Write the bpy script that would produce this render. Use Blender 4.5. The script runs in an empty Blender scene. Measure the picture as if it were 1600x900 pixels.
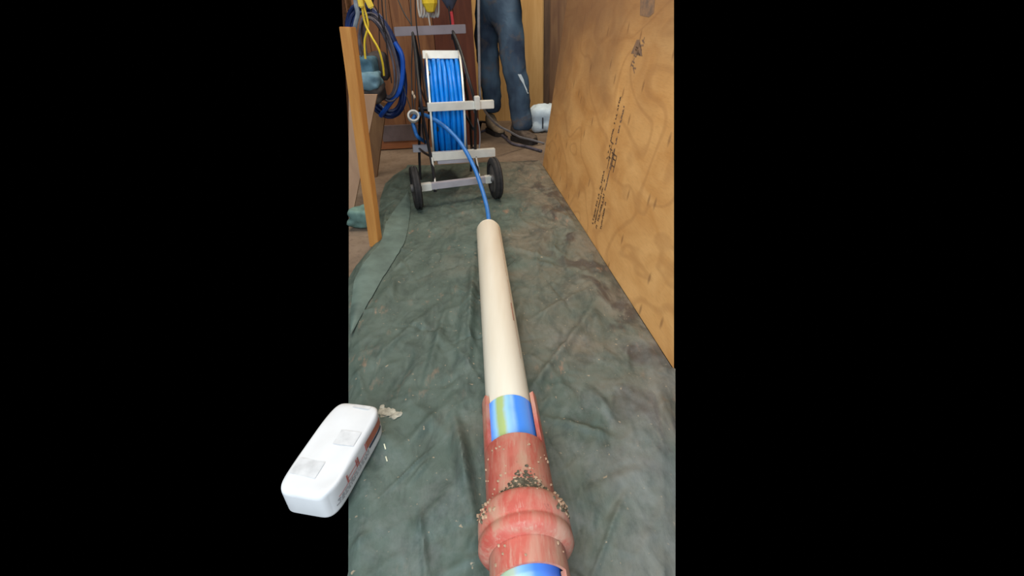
import bpy, bmesh, math, random
from mathutils import Vector, Matrix, noise
random.seed(7)
C = bpy.context.scene
V = Vector

# ------------------------------------------------------------------ camera, world, lights, exposure
CAM_H, FPX, PITCH, ROLL = .95, 720.0, math.atan(430 / 720), math.radians(-2)
cam = bpy.data.cameras.new('camera')
cam.sensor_width = 36.0
cam.lens = FPX / 1600 * 36
cam.clip_start = .02
cam_o = bpy.data.objects.new('camera', cam)
C.collection.objects.link(cam_o)
ROT = Matrix.Rotation(math.pi / 2 - PITCH, 3, 'X') @ Matrix.Rotation(ROLL, 3, 'Z')
cam_o.matrix_world = Matrix.Translation((0, 0, CAM_H)) @ ROT.to_4x4()
C.camera = cam_o

w = bpy.data.worlds.new('world')
C.world = w
w.use_nodes = True
w.node_tree.nodes['Background'].inputs[0].default_value = (0, 0, 0, 1)
w.node_tree.nodes['Background'].inputs[1].default_value = 0

def area(name, loc, target, sx, sy, power, col):
    l = bpy.data.lights.new(name, 'AREA')
    l.shape = 'RECTANGLE'; l.size = sx; l.size_y = sy; l.energy = power; l.color = col
    o = bpy.data.objects.new(name, l)
    C.collection.objects.link(o)
    o.location = loc
    o.rotation_euler = (V(target) - V(loc)).to_track_quat('-Z', 'Y').to_euler()
    return o
area('open_doorway_daylight', (-.3, -1.0, 1.75), (.05, 1.2, .1), 2.2, 1.7, 108, (.80, .91, 1.0))
area('overhead_fill', (-.55, 2.2, 2.7), (.05, 2.1, .1), 1.1, 2.6, 60, (1.0, .90, .76))  # added warm fill in place of ambient light, no lamp known overhead
area('passage_light', (.5, 3.9, 2.7), (.1, 4.9, .4), .5, .5, 42, (1.0, .86, .66))

C.view_settings.view_transform = 'Standard'
C.view_settings.look = 'None'
C.view_settings.gamma = 1
C.view_settings.use_curve_mapping = False
C.view_settings.exposure = 0

# ------------------------------------------------------------------ image-pixel helpers (pixel to point in the scene)
EYE = V((0, 0, CAM_H))
def ray(px, py): return ROT @ V(((px - 800) / FPX, (450 - py) / FPX, -1))
def az(px, py, z=0.0):
    d = ray(px, py); return EYE + d * ((z - CAM_H) / d.z)
def ay(px, py, y):
    d = ray(px, py); return EYE + d * (y / d.y)
def ad(px, py, depth): return EYE + ray(px, py) * depth
def apl(px, py, p0, n):
    d = ray(px, py); return EYE + d * ((p0 - EYE).dot(n) / d.dot(n))

# ------------------------------------------------------------------ object helpers
def link(name, me, m, parent=None, smooth=True):
    o = bpy.data.objects.new(name, me)
    C.collection.objects.link(o)
    if m is not None:
        for mm in (m if isinstance(m, (list, tuple)) else [m]):
            me.materials.append(mm)
    if smooth:
        for p in me.polygons: p.use_smooth = True
    if parent is not None: o.parent = parent
    return o
def obj(name, bm, m, parent=None, smooth=False):
    bmesh.ops.recalc_face_normals(bm, faces=bm.faces[:])
    me = bpy.data.meshes.new(name)
    bm.to_mesh(me); bm.free()
    o = link(name, me, m, parent, smooth)
    if smooth:
        try: me.set_sharp_from_angle(angle=math.radians(40))
        except Exception: pass
    return o
def tag(o, label, cat, group=None, kind=None):
    if label: o['label'] = label
    if cat: o['category'] = cat
    if group: o['group'] = group
    if kind: o['kind'] = kind
    return o
def thing(name, label, cat, group=None):
    o = bpy.data.objects.new(name, None)
    C.collection.objects.link(o)
    o.empty_display_size = .05
    return tag(o, label, cat, group)
def struct(o):
    o['kind'] = 'structure'; return o
def prism(bm, poly, off):
    """closed solid from a planar polygon and an offset vector"""
    a = [bm.verts.new(p) for p in poly]
    b = [bm.verts.new(V(p) + V(off)) for p in poly]
    n = len(a)
    bm.faces.new(a); bm.faces.new(b[::-1])
    for i in range(n):
        bm.faces.new((a[i], b[i], b[(i + 1) % n], a[(i + 1) % n]))
    return bm
def bar(bm, p, q, wd, ht, up=V((0, 0, 1)), bev=0.0):
    """box beam from p to q; wd across, ht along 'up'"""
    p, q = V(p), V(q)
    d = (q - p).normalized()
    s = d.cross(up).normalized(); u = s.cross(d).normalized()
    s *= wd / 2; u *= ht / 2
    fs = len(bm.faces)
    prism(bm, [p - s - u, p + s - u, p + s + u, p - s + u], q - p)
    if bev:
        bm.faces.ensure_lookup_table()
        es = {e for f in bm.faces[fs:] for e in f.edges}
        bmesh.ops.bevel(bm, geom=list(es), offset=bev, segments=2, affect='EDGES')
    return bm
def spline(pts, n=8):
    pts = [V(p) for p in pts]
    if len(pts) < 3: return pts
    out = []
    P = [2 * pts[0] - pts[1]] + pts + [2 * pts[-1] - pts[-2]]
    for i in range(1, len(P) - 2):
        a, b, c, d = P[i - 1:i + 3]
        for k in range(n):
            t = k / n
            out.append(.5 * (2 * b + (c - a) * t + (2 * a - 5 * b + 4 * c - d) * t * t + (3 * b - a - 3 * c + d) * t ** 3))
    out.append(pts[-1])
    return out
def tube(bm, pts, r, seg=8, closed=False):
    """swept round tube; r a number or one radius per point"""
    pts = [V(p) for p in pts]; n = len(pts)
    R = r if isinstance(r, (list, tuple)) else [r] * n
    rings = []; nrm = None
    for i in range(n):
        t = (pts[(i + 1) % n] - pts[i - 1]) if closed else pts[min(i + 1, n - 1)] - pts[max(i - 1, 0)]
        t = t.normalized() if t.length > 1e-9 else V((0, 0, 1))
        if nrm is None:
            nrm = t.orthogonal().normalized()
        nrm = (nrm - t * nrm.dot(t)).normalized()
        b = t.cross(nrm)
        rings.append([bm.verts.new(pts[i] + R[i] * (math.cos(2 * math.pi * k / seg) * nrm + math.sin(2 * math.pi * k / seg) * b)) for k in range(seg)])
    for i in range(n if closed else n - 1):
        A, B = rings[i], rings[(i + 1) % n]
        for k in range(seg):
            bm.faces.new((A[k], A[(k + 1) % seg], B[(k + 1) % seg], B[k]))
    if not closed:
        bm.faces.new(rings[0][::-1]); bm.faces.new(rings[-1])
    return bm
def lathe(bm, origin, axis, prof, seg=40, a0=0.0, a1=2 * math.pi, ref=None, close=True):
    """spin a profile [(along, radius)] round an axis; a closed profile makes a solid ring; a0..a1 an arc"""
    axis = V(axis).normalized(); origin = V(origin)
    u = (ref - axis * ref.dot(axis)).normalized() if ref is not None else axis.orthogonal().normalized()
    v = axis.cross(u)
    full = abs(a1 - a0 - 2 * math.pi) < 1e-6
    m = seg if full else seg + 1
    rows = []
    for k in range(m):
        a = a0 + (a1 - a0) * k / seg
        d = math.cos(a) * u + math.sin(a) * v
        rows.append([bm.verts.new(origin + axis * s + d * r) for s, r in prof])
    n = len(prof)
    for k in range(seg):
        A, B = rows[k], rows[(k + 1) % m]
        for j in range(n if close else n - 1):
            bm.faces.new((A[j], A[(j + 1) % n], B[(j + 1) % n], B[j]))
    if not full and close:
        bm.faces.new(rows[0]); bm.faces.new(rows[-1][::-1])
    return bm
def blob(bm, p, r, sq=(1, 1, 1), rough=.25, sub=2):
    q = bmesh.ops.create_icosphere(bm, subdivisions=sub, radius=1)
    off = V((random.random() * 50, random.random() * 50, 3))
    for v in q['verts']:
        k = 1 + rough * noise.noise(v.co * 1.7 + off)
        v.co = V(p) + V((v.co.x * sq[0], v.co.y * sq[1], v.co.z * sq[2])) * r * k
    return bm

# ------------------------------------------------------------------ materials
class NT:
    def __init__(s, name):
        s.m = bpy.data.materials.new(name); s.m.use_nodes = True
        s.t = s.m.node_tree; s.b = s.t.nodes['Principled BSDF']
    def n(s, typ, **kw):
        x = s.t.nodes.new(typ)
        for k, v in kw.items():
            if k.startswith('i_'): x.inputs[k[2:].replace('_', ' ')].default_value = v
            else: setattr(x, k, v)
        return x
    def l(s, a, b): s.t.links.new(a, b)
    def coord(s, scale=(1, 1, 1), rot=(0, 0, 0)):
        tc = s.n('ShaderNodeTexCoord'); mp = s.n('ShaderNodeMapping')
        mp.inputs['Scale'].default_value = scale; mp.inputs['Rotation'].default_value = rot
        s.l(tc.outputs['Object'], mp.inputs[0]); return mp.outputs[0]
    def noise(s, vec, scale, detail=4, rough=.55, dist=0.0):
        x = s.n('ShaderNodeTexNoise'); x.inputs['Scale'].default_value = scale; x.inputs['Detail'].default_value = detail
        x.inputs['Roughness'].default_value = rough; x.inputs['Distortion'].default_value = dist
        s.l(vec, x.inputs['Vector']); return x.outputs['Fac']
    def ramp(s, fac, stops):
        x = s.n('ShaderNodeValToRGB'); e = x.color_ramp.elements
        while len(e) < len(stops): e.new(.5)
        for k, (p, c) in enumerate(stops):
            e[k].position = p; e[k].color = (*c, 1) if len(c) == 3 else c
        s.l(fac, x.inputs[0]); return x.outputs[0]
    def mask(s, fac, a, b): return s.ramp(fac, [(a, (0, 0, 0)), (b, (1, 1, 1))])
    def mix(s, fac, a, b):
        x = s.n('ShaderNodeMix', data_type='RGBA')
        if isinstance(fac, (int, float)): x.inputs[0].default_value = fac
        else: s.l(fac, x.inputs[0])
        for i, c in ((6, a), (7, b)):
            if isinstance(c, tuple): x.inputs[i].default_value = (*c, 1)
            else: s.l(c, x.inputs[i])
        return x.outputs[2]
    def math(s, op, a, b=0.0):
        x = s.n('ShaderNodeMath', operation=op)
        for i, c in enumerate((a, b)):
            if isinstance(c, (int, float)): x.inputs[i].default_value = c
            else: s.l(c, x.inputs[i])
        return x.outputs[0]
    def out(s, col, rough=.6, metal=0.0, bump=None, bstr=.3, bdist=.01, spec=.4):
        if isinstance(col, tuple): s.b.inputs['Base Color'].default_value = (*col, 1)
        else: s.l(col, s.b.inputs['Base Color'])
        s.b.inputs['Roughness'].default_value = rough; s.b.inputs['Metallic'].default_value = metal
        s.b.inputs['Specular IOR Level'].default_value = spec
        if bump is not None:
            x = s.n('ShaderNodeBump'); x.inputs['Strength'].default_value = bstr; x.inputs['Distance'].default_value = bdist
            s.l(bump, x.inputs['Height']); s.l(x.outputs[0], s.b.inputs['Normal'])
        return s.m
def plain(name, col, rough=.5, metal=0.0, var=.18, scale=30, spec=.4):
    t = NT(name); f = t.noise(t.coord(), scale, 3)
    a = tuple(c * (1 - var) for c in col); b = tuple(min(1, c * (1 + var)) for c in col)
    return t.out(t.ramp(f, [(.3, a), (.7, b)]), rough, metal, f, .08, .004, spec)
def wood(name, light, dark, stretch, scale=5, dist=1.2, rough=.65, knots=None, stain=None):
    t = NT(name); c = t.coord(stretch)
    g = t.noise(c, scale, 5, .6, dist)
    fine = t.noise(c, scale * 6, 3, .6, .2)
    col = t.mix(t.mask(g, .32, .68), dark, light)
    col = t.mix(t.math('MULTIPLY', t.mask(fine, .45, .75), .25), col, dark)
    if knots:
        k = t.n('ShaderNodeTexVoronoi'); k.inputs['Scale'].default_value = knots[1]
        t.l(t.coord(knots[2]), k.inputs['Vector'])
        col = t.mix(t.ramp(k.outputs['Distance'], [(.02, (.85,) * 3), (.09, (0, 0, 0))]), col, knots[0])
    if stain:
        st = t.noise(t.coord(), stain[1], 3)
        col = t.mix(t.math('MULTIPLY', t.mask(st, .5, .72), stain[2]), col, stain[0])
    return t.out(col, rough, 0, fine, .12, .003, .25)

M = {}
t = NT('plywood_sheet'); c = t.coord()
def cathedral(t, warp, sc, freq):
    """rotary-cut figure: contour lines of a slow noise"""
    n1 = t.noise(t.coord(warp), sc, 2, .45, .6)
    return t.math('SINE', t.math('MULTIPLY', n1, freq))
fig = cathedral(t, (.8, 1.25, 1), 2.0, 46.0)
soft_ = t.noise(t.coord((1, 2.2, 1)), 3.0, 4, .6, .8)
fine = t.noise(t.coord((.9, 7, 1)), 26, 3, .6)
col = t.mix(t.mask(soft_, .30, .70), (.60, .29, .09), (.78, .44, .168))
col = t.mix(t.math('MULTIPLY', t.ramp(fig, [(.55, (0, 0, 0)), (1.0, (1, 1, 1))]), .32), col, (.40, .18, .06))
col = t.mix(t.math('MULTIPLY', t.mask(fine, .5, .78), .22), col, (.34, .16, .06))
kn = t.n('ShaderNodeTexVoronoi', voronoi_dimensions='2D'); kn.inputs['Scale'].default_value = 4.6
t.l(t.coord((1.5, .62, 1), (0, 0, .2)), kn.inputs['Vector'])
col = t.mix(t.ramp(kn.outputs['Distance'], [(.025, (.55,) * 3), (.08, (0, 0, 0))]), col, (.20, .09, .04))
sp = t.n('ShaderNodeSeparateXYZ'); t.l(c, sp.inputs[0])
# grimy old stain and painted-in shade on the far upper part of the sheet
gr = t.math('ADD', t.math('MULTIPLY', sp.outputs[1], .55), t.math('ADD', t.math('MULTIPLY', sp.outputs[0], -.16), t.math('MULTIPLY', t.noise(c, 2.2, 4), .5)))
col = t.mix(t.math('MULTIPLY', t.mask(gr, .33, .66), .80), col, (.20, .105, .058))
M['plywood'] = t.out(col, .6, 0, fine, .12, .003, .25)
M['panel'] = wood('pale_plywood', (.58, .355, .145), (.46, .26, .09), (3, 3, .35), 4, 1.4)
M['brown'] = wood('brown_board', (.26, .115, .047), (.13, .05, .022), (5, 5, .5), 3, 1.0)
M['redbrown'] = wood('red_brown_board', (.125, .036, .017), (.075, .02, .012), (5, 5, .5), 3, 1.0)
M['darkstud'] = wood('dark_brown_stud', (.13, .075, .045), (.06, .035, .022), (6, 6, .5), 3, 1.0)
M['post'] = wood('orange_timber', (.62, .285, .075), (.49, .20, .05), (9, 9, .7), 4, .6)
M['pinkboard'] = wood('dusty_pale_board', (.42, .26, .16), (.32, .19, .115), (3, 3, .6), 4, 1.2)
t = NT('dusty_floor'); c = t.coord(); a = t.noise(c, 3, 5); b = t.noise(c, 40, 4)
col = t.mix(t.mask(a, .35, .7), (.15, .105, .072), (.25, .185, .135))
col = t.mix(t.math('MULTIPLY', t.mask(b, .5, .75), .5), col, (.09, .06, .045))
M['floor'] = t.out(col, .85, 0, b, .3, .004, .2)
t = NT('green_tarpaulin'); c = t.coord()
big = t.noise(c, 2.3, 5, .6, .4); mid = t.noise(c, 9, 5, .65, .6); fine = t.noise(t.coord((1, .35, 1), (0, 0, .3)), 55, 4, .7)
col = t.mix(t.mask(mid, .3, .75), (.066, .092, .074), (.106, .138, .116))
sep = t.n('ShaderNodeSeparateXYZ'); t.l(c, sep.inputs[0])
side = t.math('ADD', t.math('ADD', t.math('MULTIPLY', sep.outputs[0], 1.0), t.math('MULTIPLY', sep.outputs[1], .10)), .15)   # trodden mud lies along the plywood
mud = t.math('MULTIPLY', t.mask(t.math('ADD', big, t.math('MULTIPLY', side, .42)), .56, .82), .68)
col = t.mix(mud, col, (.20, .15, .105))
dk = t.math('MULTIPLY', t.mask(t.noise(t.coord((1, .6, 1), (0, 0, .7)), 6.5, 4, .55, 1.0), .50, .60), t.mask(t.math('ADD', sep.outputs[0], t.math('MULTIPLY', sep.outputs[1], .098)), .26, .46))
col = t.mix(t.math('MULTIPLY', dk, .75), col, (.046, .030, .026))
scu = t.math('MULTIPLY', t.mask(t.noise(t.coord((1.6, .55, 1)), 24, 4, .65), .58, .72), t.mask(t.noise(c, 2.6, 3), .50, .64))
col = t.mix(t.math('MULTIPLY', scu, .8), col, (.34, .19, .12))
var = t.noise(t.coord((1.3, .6, 1), (0, 0, .4)), 13, 5, .7, .8)
col = t.mix(t.math('MULTIPLY', t.mask(var, .46, .68), .62), col, (.032, .046, .040))
near = t.math('SUBTRACT', t.math('MULTIPLY', sep.outputs[0], .22), t.math('MULTIPLY', sep.outputs[1], .16))   # dusty grey with daylight painted in, paler towards the camera
dust_light = t.math('MULTIPLY', t.mask(t.math('ADD', t.noise(c, 4.6, 6, .7, .3), near), .36, .62), .42)
col = t.mix(dust_light, col, (.27, .27, .26))
spk = t.math('MULTIPLY', t.mask(t.noise(c, 75, 2, .5), .70, .76), .7)
col = t.mix(spk, col, (.40, .30, .20))
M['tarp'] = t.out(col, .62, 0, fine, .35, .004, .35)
M['tarp_pale'] = plain('pale_green_tarpaulin', (.10, .142, .124), .6, 0, .25, 14)

t = NT('white_pipe'); c = t.coord(); f = t.noise(t.coord((6, .5, 6)), 4, 4)
M['whitepipe'] = t.out(t.ramp(f, [(.3, (.80, .715, .58)), (.75, (.89, .83, .71))]), .38, 0, None, spec=.35)
M['scuff'] = plain('red_scuff', (.45, .20, .14), .6)
t = NT('red_drain_pipe'); c = t.coord((5, 1.1, 5))
f = t.noise(c, 4.5, 5, .65, .5); g = t.noise(t.coord((4, .6, 4)), 22, 4, .7); h = t.noise(t.coord(), 16, 4)
col = t.mix(t.mask(h, .3, .7), (.43, .075, .052), (.56, .13, .095))
col = t.mix(t.math('MULTIPLY', t.mask(f, .40, .66), .9), col, (.54, .30, .215))
col = t.mix(t.math('MULTIPLY', t.mask(g, .56, .70), .5), col, (.58, .40, .30))
col = t.mix(t.math('MULTIPLY', t.mask(t.noise(t.coord(), 34, 4, .6), .64, .72), .55), col, (.19, .06, .045))
sand_ = t.math('MULTIPLY', t.mask(t.noise(t.coord((2.2, 1, 2.2)), 7, 5, .7, .8), .50, .68), .75)
col = t.mix(sand_, col, (.46, .27, .18))
M['redpipe'] = t.out(col, .55, 0, g, .2, .003, .35)
M['clay'] = plain('dried_dark_soil', (.10, .085, .058), .95, 0, .5, 60, .1)
M['sand'] = plain('dried_sandy_soil', (.40, .26, .17), .95, 0, .3, 60, .1)
M['alu'] = plain('aluminium', (.70, .68, .62), .42, .35, .1, 12)
M['alu_dull'] = plain('dull_aluminium', (.40, .37, .40), .5, .3, .1, 12)
M['black'] = plain('black_steel', (.012, .012, .014), .4, .2, .3, 20)
M['rubber'] = plain('black_rubber', (.024, .022, .022), .75, 0, .3, 40, .25)
M['grey'] = plain('grey_plastic', (.10, .09, .085), .6)
M['bluehose'] = plain('blue_hose', (.0, .19, .68), .38, 0, .12, 25)
M['bluelead'] = plain('blue_lead_hose', (.03, .16, .46), .38, 0, .12, 25)
M['darkblue'] = plain('dark_blue_hose', (.006, .018, .085), .45, 0, .5, 9)
M['slate'] = plain('slate_cable', (.085, .075, .095), .6, 0, .4, 25)
M['paleblue'] = plain('pale_blue_grey_cable', (.19, .22, .26), .55, 0, .3, 25)
M['yellow'] = plain('yellow_cable', (.72, .50, .03), .5, 0, .15, 25)
M['cord'] = plain('black_cord', (.014, .011, .012), .6, 0, .3, 30)
M['brass'] = plain('pale_knot', (.50, .38, .27), .5)
M['clear'] = plain('clear_plastic', (.62, .60, .56), .22, 0, .1, 20)
M['clear'].node_tree.nodes['Principled BSDF'].inputs['Transmission Weight'].default_value = .25
M['greycable'] = plain('grey_cable', (.20, .19, .20), .55, 0, .2, 25)
M['teal'] = plain('teal_fabric', (.055, .12, .165), .8, 0, .35, 18, .2)
M['teal_light'] = plain('faded_teal_fabric', (.12, .21, .26), .8, 0, .3, 18, .2)
M['darkgrey'] = plain('dark_grey_fabric', (.055, .045, .042), .85, 0, .3, 20, .2)
M['whitecable'] = plain('white_cable', (.44, .40, .35), .5, 0, .15, 25)
M['bluegrey'] = plain('blue_grey_plastic', (.045, .055, .085), .5, 0, .3, 25)
M['red'] = plain('red_sleeve', (.36, .03, .035), .5)
t = NT('navy_trousers'); c = t.coord(); f = t.noise(c, 7, 4, .6, .5); g = t.noise(c, 60, 3)
col = t.mix(t.mask(t.noise(t.coord((1, 1, .6)), 5, 3), .35, .7), (.030, .044, .075), (.090, .145, .21))
col = t.mix(t.math('MULTIPLY', t.mask(f, .52, .68), .8), col, (.125, .098, .082))
M['trousers'] = t.out(col, .88, 0, f, .5, .02, .15)
M['jacket'] = plain('navy_jacket', (.03, .045, .085), .85, 0, .3, 20, .15)
M['skin'] = plain('skin', (.50, .30, .21), .55, 0, .08, 40)
M['hair'] = plain('brown_hair', (.05, .03, .018), .7, 0, .3, 60)
M['boot'] = plain('dusty_brown_boot', (.085, .062, .048), .8, 0, .4, 25, .2)
M['tanboot'] = plain('tan_work_boot', (.26, .19, .125), .8, 0, .3, 25, .2)
M['sole'] = plain('black_sole', (.02, .015, .013), .8)
M['reflect'] = plain('silver_reflective_tape', (.72, .80, .84), .35, 0, .08, 25)
M['sack'] = plain('white_plastic_sack', (.62, .74, .84), .45, 0, .15, 14)
M['print_dark'] = plain('dark_print', (.05, .06, .08), .6)
t = NT('worn_stamp_ink'); f = t.noise(t.coord(), 45, 4, .7)
M['ink'] = t.out(t.ramp(f, [(.38, (.085, .055, .038)), (.72, (.30, .165, .075))]), .7, 0, None, spec=.2)
t = NT('faded_stamp_ink'); f = t.noise(t.coord(), 30, 4, .7)
M['ink_soft'] = t.out(t.ramp(f, [(.35, (.17, .115, .085)), (.7, (.34, .19, .10))]), .7, 0, None, spec=.2)
M['bag'] = plain('white_paper_sack', (.70, .69, .69), .6, 0, .05, 10)
M['bag_orange'] = plain('orange_brown_print', (.42, .13, .075), .6, 0, .12, 20)
M['bag_navy'] = plain('navy_print', (.03, .035, .06), .6)
M['bag_red'] = plain('red_line_print', (.55, .17, .15), .6)
M['bag_faint'] = plain('faint_print', (.63, .62, .62), .6, 0, .15, 30)
M['bag_grey'] = plain('grey_print', (.34, .32, .33), .6, 0, .3, 60)

# ------------------------------------------------------------------ the room
FL, FR = 545, 1054            # image columns at the strip's edges, where floor and tarp are cut off
bm = bmesh.new()
prism(bm, [az(FL, 903, -.012), az(1053, 903, -.012), az(1053, 582, -.012), V((.34, 3.2, -.012)), V((.50, 5.2, -.012)), V((-.25, 5.2, -.012)), V((-.25, 4.3, -.012)), az(FL, 222, -.012)], (0, 0, -.08))
struct(obj('floor', bm, M['floor']))

# back wall of brown boards, its right end by the passage where the person stands
WY = 3.96
yaw = math.radians(5)
wp0 = ay(600, 232, WY); wd = V((math.cos(yaw), math.sin(yaw), 0)); wn = V((-wd.y, wd.x, 0))
wall = thing('wall_back', None, None); struct(wall)
def wpt(px, py): return apl(px, py, wp0, wn)
edges = [545, 583, 607, 641, 668, 697, 726, 752]
for i in range(len(edges) - 1):
    a, b = wpt(edges[i], 240), wpt(edges[i + 1], 240)
    a.z = b.z = -.012
    top = 1.22
    g = wd * .002
    at, bt = V((a.x, a.y, top)), V((b.x, b.y, top))
    if i == 0: at = wpt(545, -25); at.z = top
    bm = bmesh.new()
    prism(bm, [a + g, b - g, bt - g, at + g], wn * (.020 + .004 * (i % 2)))
    obj('board', bm, M['redbrown'] if i >= 5 else M['brown'], wall)
bm = bmesh.new(); bar(bm, wpt(592, 227) - wn * .012, wpt(668, 223) - wn * .012, .022, .06)
struct(obj('baseboard_back', bm, wood('orange_baseboard', (.30, .11, .04), (.2, .07, .03), (1, 5, 5), 4)))
bm = bmesh.new(); bar(bm, wpt(598, 208) - wn * .02, wpt(662, 205) - wn * .02, .03, .125)
tag(obj('storage_box', bm, plain('purple_grey_panel', (.105, .075, .075), .7, 0, .25, 8)),
    'low dull purple-grey box against the brown back wall', 'box')

# passage end: pale plywood panel, dark gap stud and brown stud beside it
PY = 5.0
pn = thing('wall_passage', None, None); struct(pn)
def slab(name, x0, x1, y, z1, m, th=.02, parent=pn):
    a, b = ay(x0, 185, y), ay(x1, 185, y)
    bm = bmesh.new(); prism(bm, [(a.x, y, -.012), (b.x, y, -.012), (b.x, y, z1), (a.x, y, z1)], (0, th, 0))
    return obj(name, bm, m, parent)
slab('panel', 742, 812, PY, 1.3, M['panel']); slab('panel', 812.3, 850, PY, 1.3, M['panel'])
slab('stud', 849.5, 858, PY - .05, 1.3, M['darkstud'], .05); slab('stud', 858, 896, PY - .02, 1.3, wood('mid_brown_board', (.20, .11, .055), (.12, .06, .035), (6, 6, .5), 3), .03)

# ------------------------------------------------------------------ leaning plywood sheet
B0, B1 = az(848, 258), az(1053, 577)
bd = (B1 - B0).normalized()
side = V((0, 0, 1)).cross(bd)             # horizontal, across the sheet
if side.x < 0: side = -side
def far_edge_x(phi):
    u = V((0, 0, math.cos(phi))) + side * math.sin(phi)
    n = bd.cross(u)
    # where the far edge crosses the top of the picture
    p = B0 + u * 1.0
    q = ROT.transposed() @ (p - EYE)
    x, y = 800 + FPX * q.x / -q.z, 450 - FPX * q.y / -q.z
    return 848 + (x - 848) * (258 - 0) / (258 - y)
lo, hi = 0.0, .4
for _ in range(40):
    mi = (lo + hi) / 2
    if far_edge_x(mi) < 886: lo = mi
    else: hi = mi
PHI = lo
up = V((0, 0, math.cos(PHI))) + side * math.sin(PHI)
pnrm = bd.cross(up).normalized()
if pnrm.dot(EYE - B0) < 0: pnrm = -pnrm    # towards the room
sheet = thing('plywood_sheet', 'large knotty plywood sheet leaning along the right of the green tarp', 'plywood')
sheet.matrix_world = Matrix.Translation(B0)
poly = [B0, B1, apl(1053, 400, B0, pnrm), apl(1053, 200, B0, pnrm), apl(1053, -30, B0, pnrm), apl(890.5, -30, B0, pnrm)]
rk = ray(1053, 300); rk = rk * (.016 / -rk.dot(pnrm))
bm = bmesh.new(); prism(bm, poly, rk)
# face board with its own object axes along the sheet
SM = Matrix((bd, up, pnrm)).transposed().to_4x4(); SM.translation = B0
sheet.matrix_world = SM
bm.transform(SM.inverted())
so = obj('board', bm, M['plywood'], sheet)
# printed mill stamp: three worn lines of small illegible characters and a square emblem, running up the sheet
def on_sheet(px, py, h=.0006): 
    p = apl(px, py, B0, pnrm); q = SM.inverted() @ p; return V((q.x, q.y, h))
def glyph(bm, o, ax, ay_, wd_, ht_, rnd):
    """a small character-like cluster of strokes inside a wd_ x ht_ cell"""
    st = rnd.choice([[(0, 0, 0, 1), (0, 1, 1, 1), (1, 1, 1, 0)], [(0, 0, 0, 1), (0, .5, 1, .5)], [(0, 0, 0, 1), (0, 0, 1, 0)],
                     [(0, 0, .5, 1), (.5, 1, 1, 0)], [(0, 1, 1, 1), (.5, 1, .5, 0)], [(0, 0, 0, 1), (1, 0, 1, 1), (0, 0, 1, 0)]])
    for (x0, y0, x1, y1) in st:
        p = o + ax * (x0 * wd_) + ay_ * (y0 * ht_); q = o + ax * (x1 * wd_) + ay_ * (y1 * ht_)
        d = q - p
        nn = V((-d.y, d.x, 0)).normalized() * .0030
        vs = [bm.verts.new(x) for x in (p - nn, q - nn, q + nn, p + nn)]
        bm.faces.new(vs)
rnd = random.Random(3)
bm = bmesh.new(); bms = bmesh.new()
def line_of_print(a, b, s0, s1, ht, target):
    A, Bq = on_sheet(*a), on_sheet(*b); d = (Bq - A); L = d.length; d.normalize(); nn = V((-d.y, d.x, 0))
    s = s0 * L
    while s < s1 * L:
        wdt = ht * rnd.uniform(.45, .8)
        if rnd.random() < .88: glyph(target, A + d * s - nn * ht / 2, d, nn, wdt, ht, rnd)
        s += wdt * 1.4
line_of_print((926, 349), (970, 150), 0, .47, .017, bm); line_of_print((926, 349), (970, 150), .50, 1, .013, bm)
line_of_print((932, 356), (975, 168), 0, .30, .017, bm); line_of_print((932, 356), (975, 168), .34, 1, .012, bms)
line_of_print((929, 352), (972, 158), .02, .42, .012, bm)
line_of_print((938, 361), (969, 200), .02, .3, .014, bm)
for (px, py) in ((947, 262), (949, 250), (951, 240), (956, 258), (957, 250), (954, 266), (952, 256)):
    glyph(bm, on_sheet(px, py), V((1, 0, 0)), V((0, 1, 0)), .035, .05, rnd)
obj('printed_stamp', bm, M['ink'], sheet)['kind'] = 'stuff'
line_of_print((984, 118), (1004, 44), .0, 1, .03, bms); line_of_print((990, 112), (1006, 62), .0, 1, .03, bms)
obj('faded_stamp', bms, M['ink_soft'], sheet)['kind'] = 'stuff'
for quad in ([(1001, -8), (1024, -8), (1022, 20), (1014, 27), (1000, 24)], [(986, 84), (995, 62), (1000, 62), (1004, 88), (988, 84)]):
    bm = bmesh.new(); bm.faces.new([bm.verts.new(on_sheet(*p)) for p in quad])
    obj('dark_patch', bm, M['ink_soft'], sheet)

# ------------------------------------------------------------------ tarpaulin
left = [(-.345, .46)]
for px, py in ((FL, 895), (FL, 700), (FL, 520), (FL, 436), (556, 418), (574, 397), (588, 383), (592, 345), (594, 312), (602, 288), (616, 274), (634, 263)):
    p = az(px, py); left.append((p.x, p.y))
far = az(640, 259)
def Lx(y):
    for (x0, y0), (x1, y1) in zip(left, left[1:]):
        if y0 <= y <= y1: return x0 + (x1 - x0) * (y - y0) / max(1e-6, y1 - y0)
    return left[-1][0] if y > left[-1][1] else left[0][0]
def Rx(y):
    if y <= B1.y:
        a = az(1055, 900); b = az(1055, 577); return a.x + (b.x - a.x) * (y - a.y) / (b.y - a.y)
    return B0.x + (B1.x - B0.x) * (y - B0.y) / (B1.y - B0.y) - .004
def fold(x, y, cx, cy, ang, ln, wd_, ht):
    dx, dy = x - cx, y - cy; ca, sa = math.cos(ang), math.sin(ang)
    s, q = dx * ca + dy * sa, -dx * sa + dy * ca
    return ht * math.exp(-(q / wd_) ** 2 - (s / ln) ** 2)
folds = []
def add_fold(p, q, wd_, ht):
    a, b = az(*p), az(*q); m = (a + b) / 2; d = b - a
    folds.append((m.x, m.y, math.atan2(d.y, d.x), d.length * .55, wd_, ht, d.length * 1.3 + .06))
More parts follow.
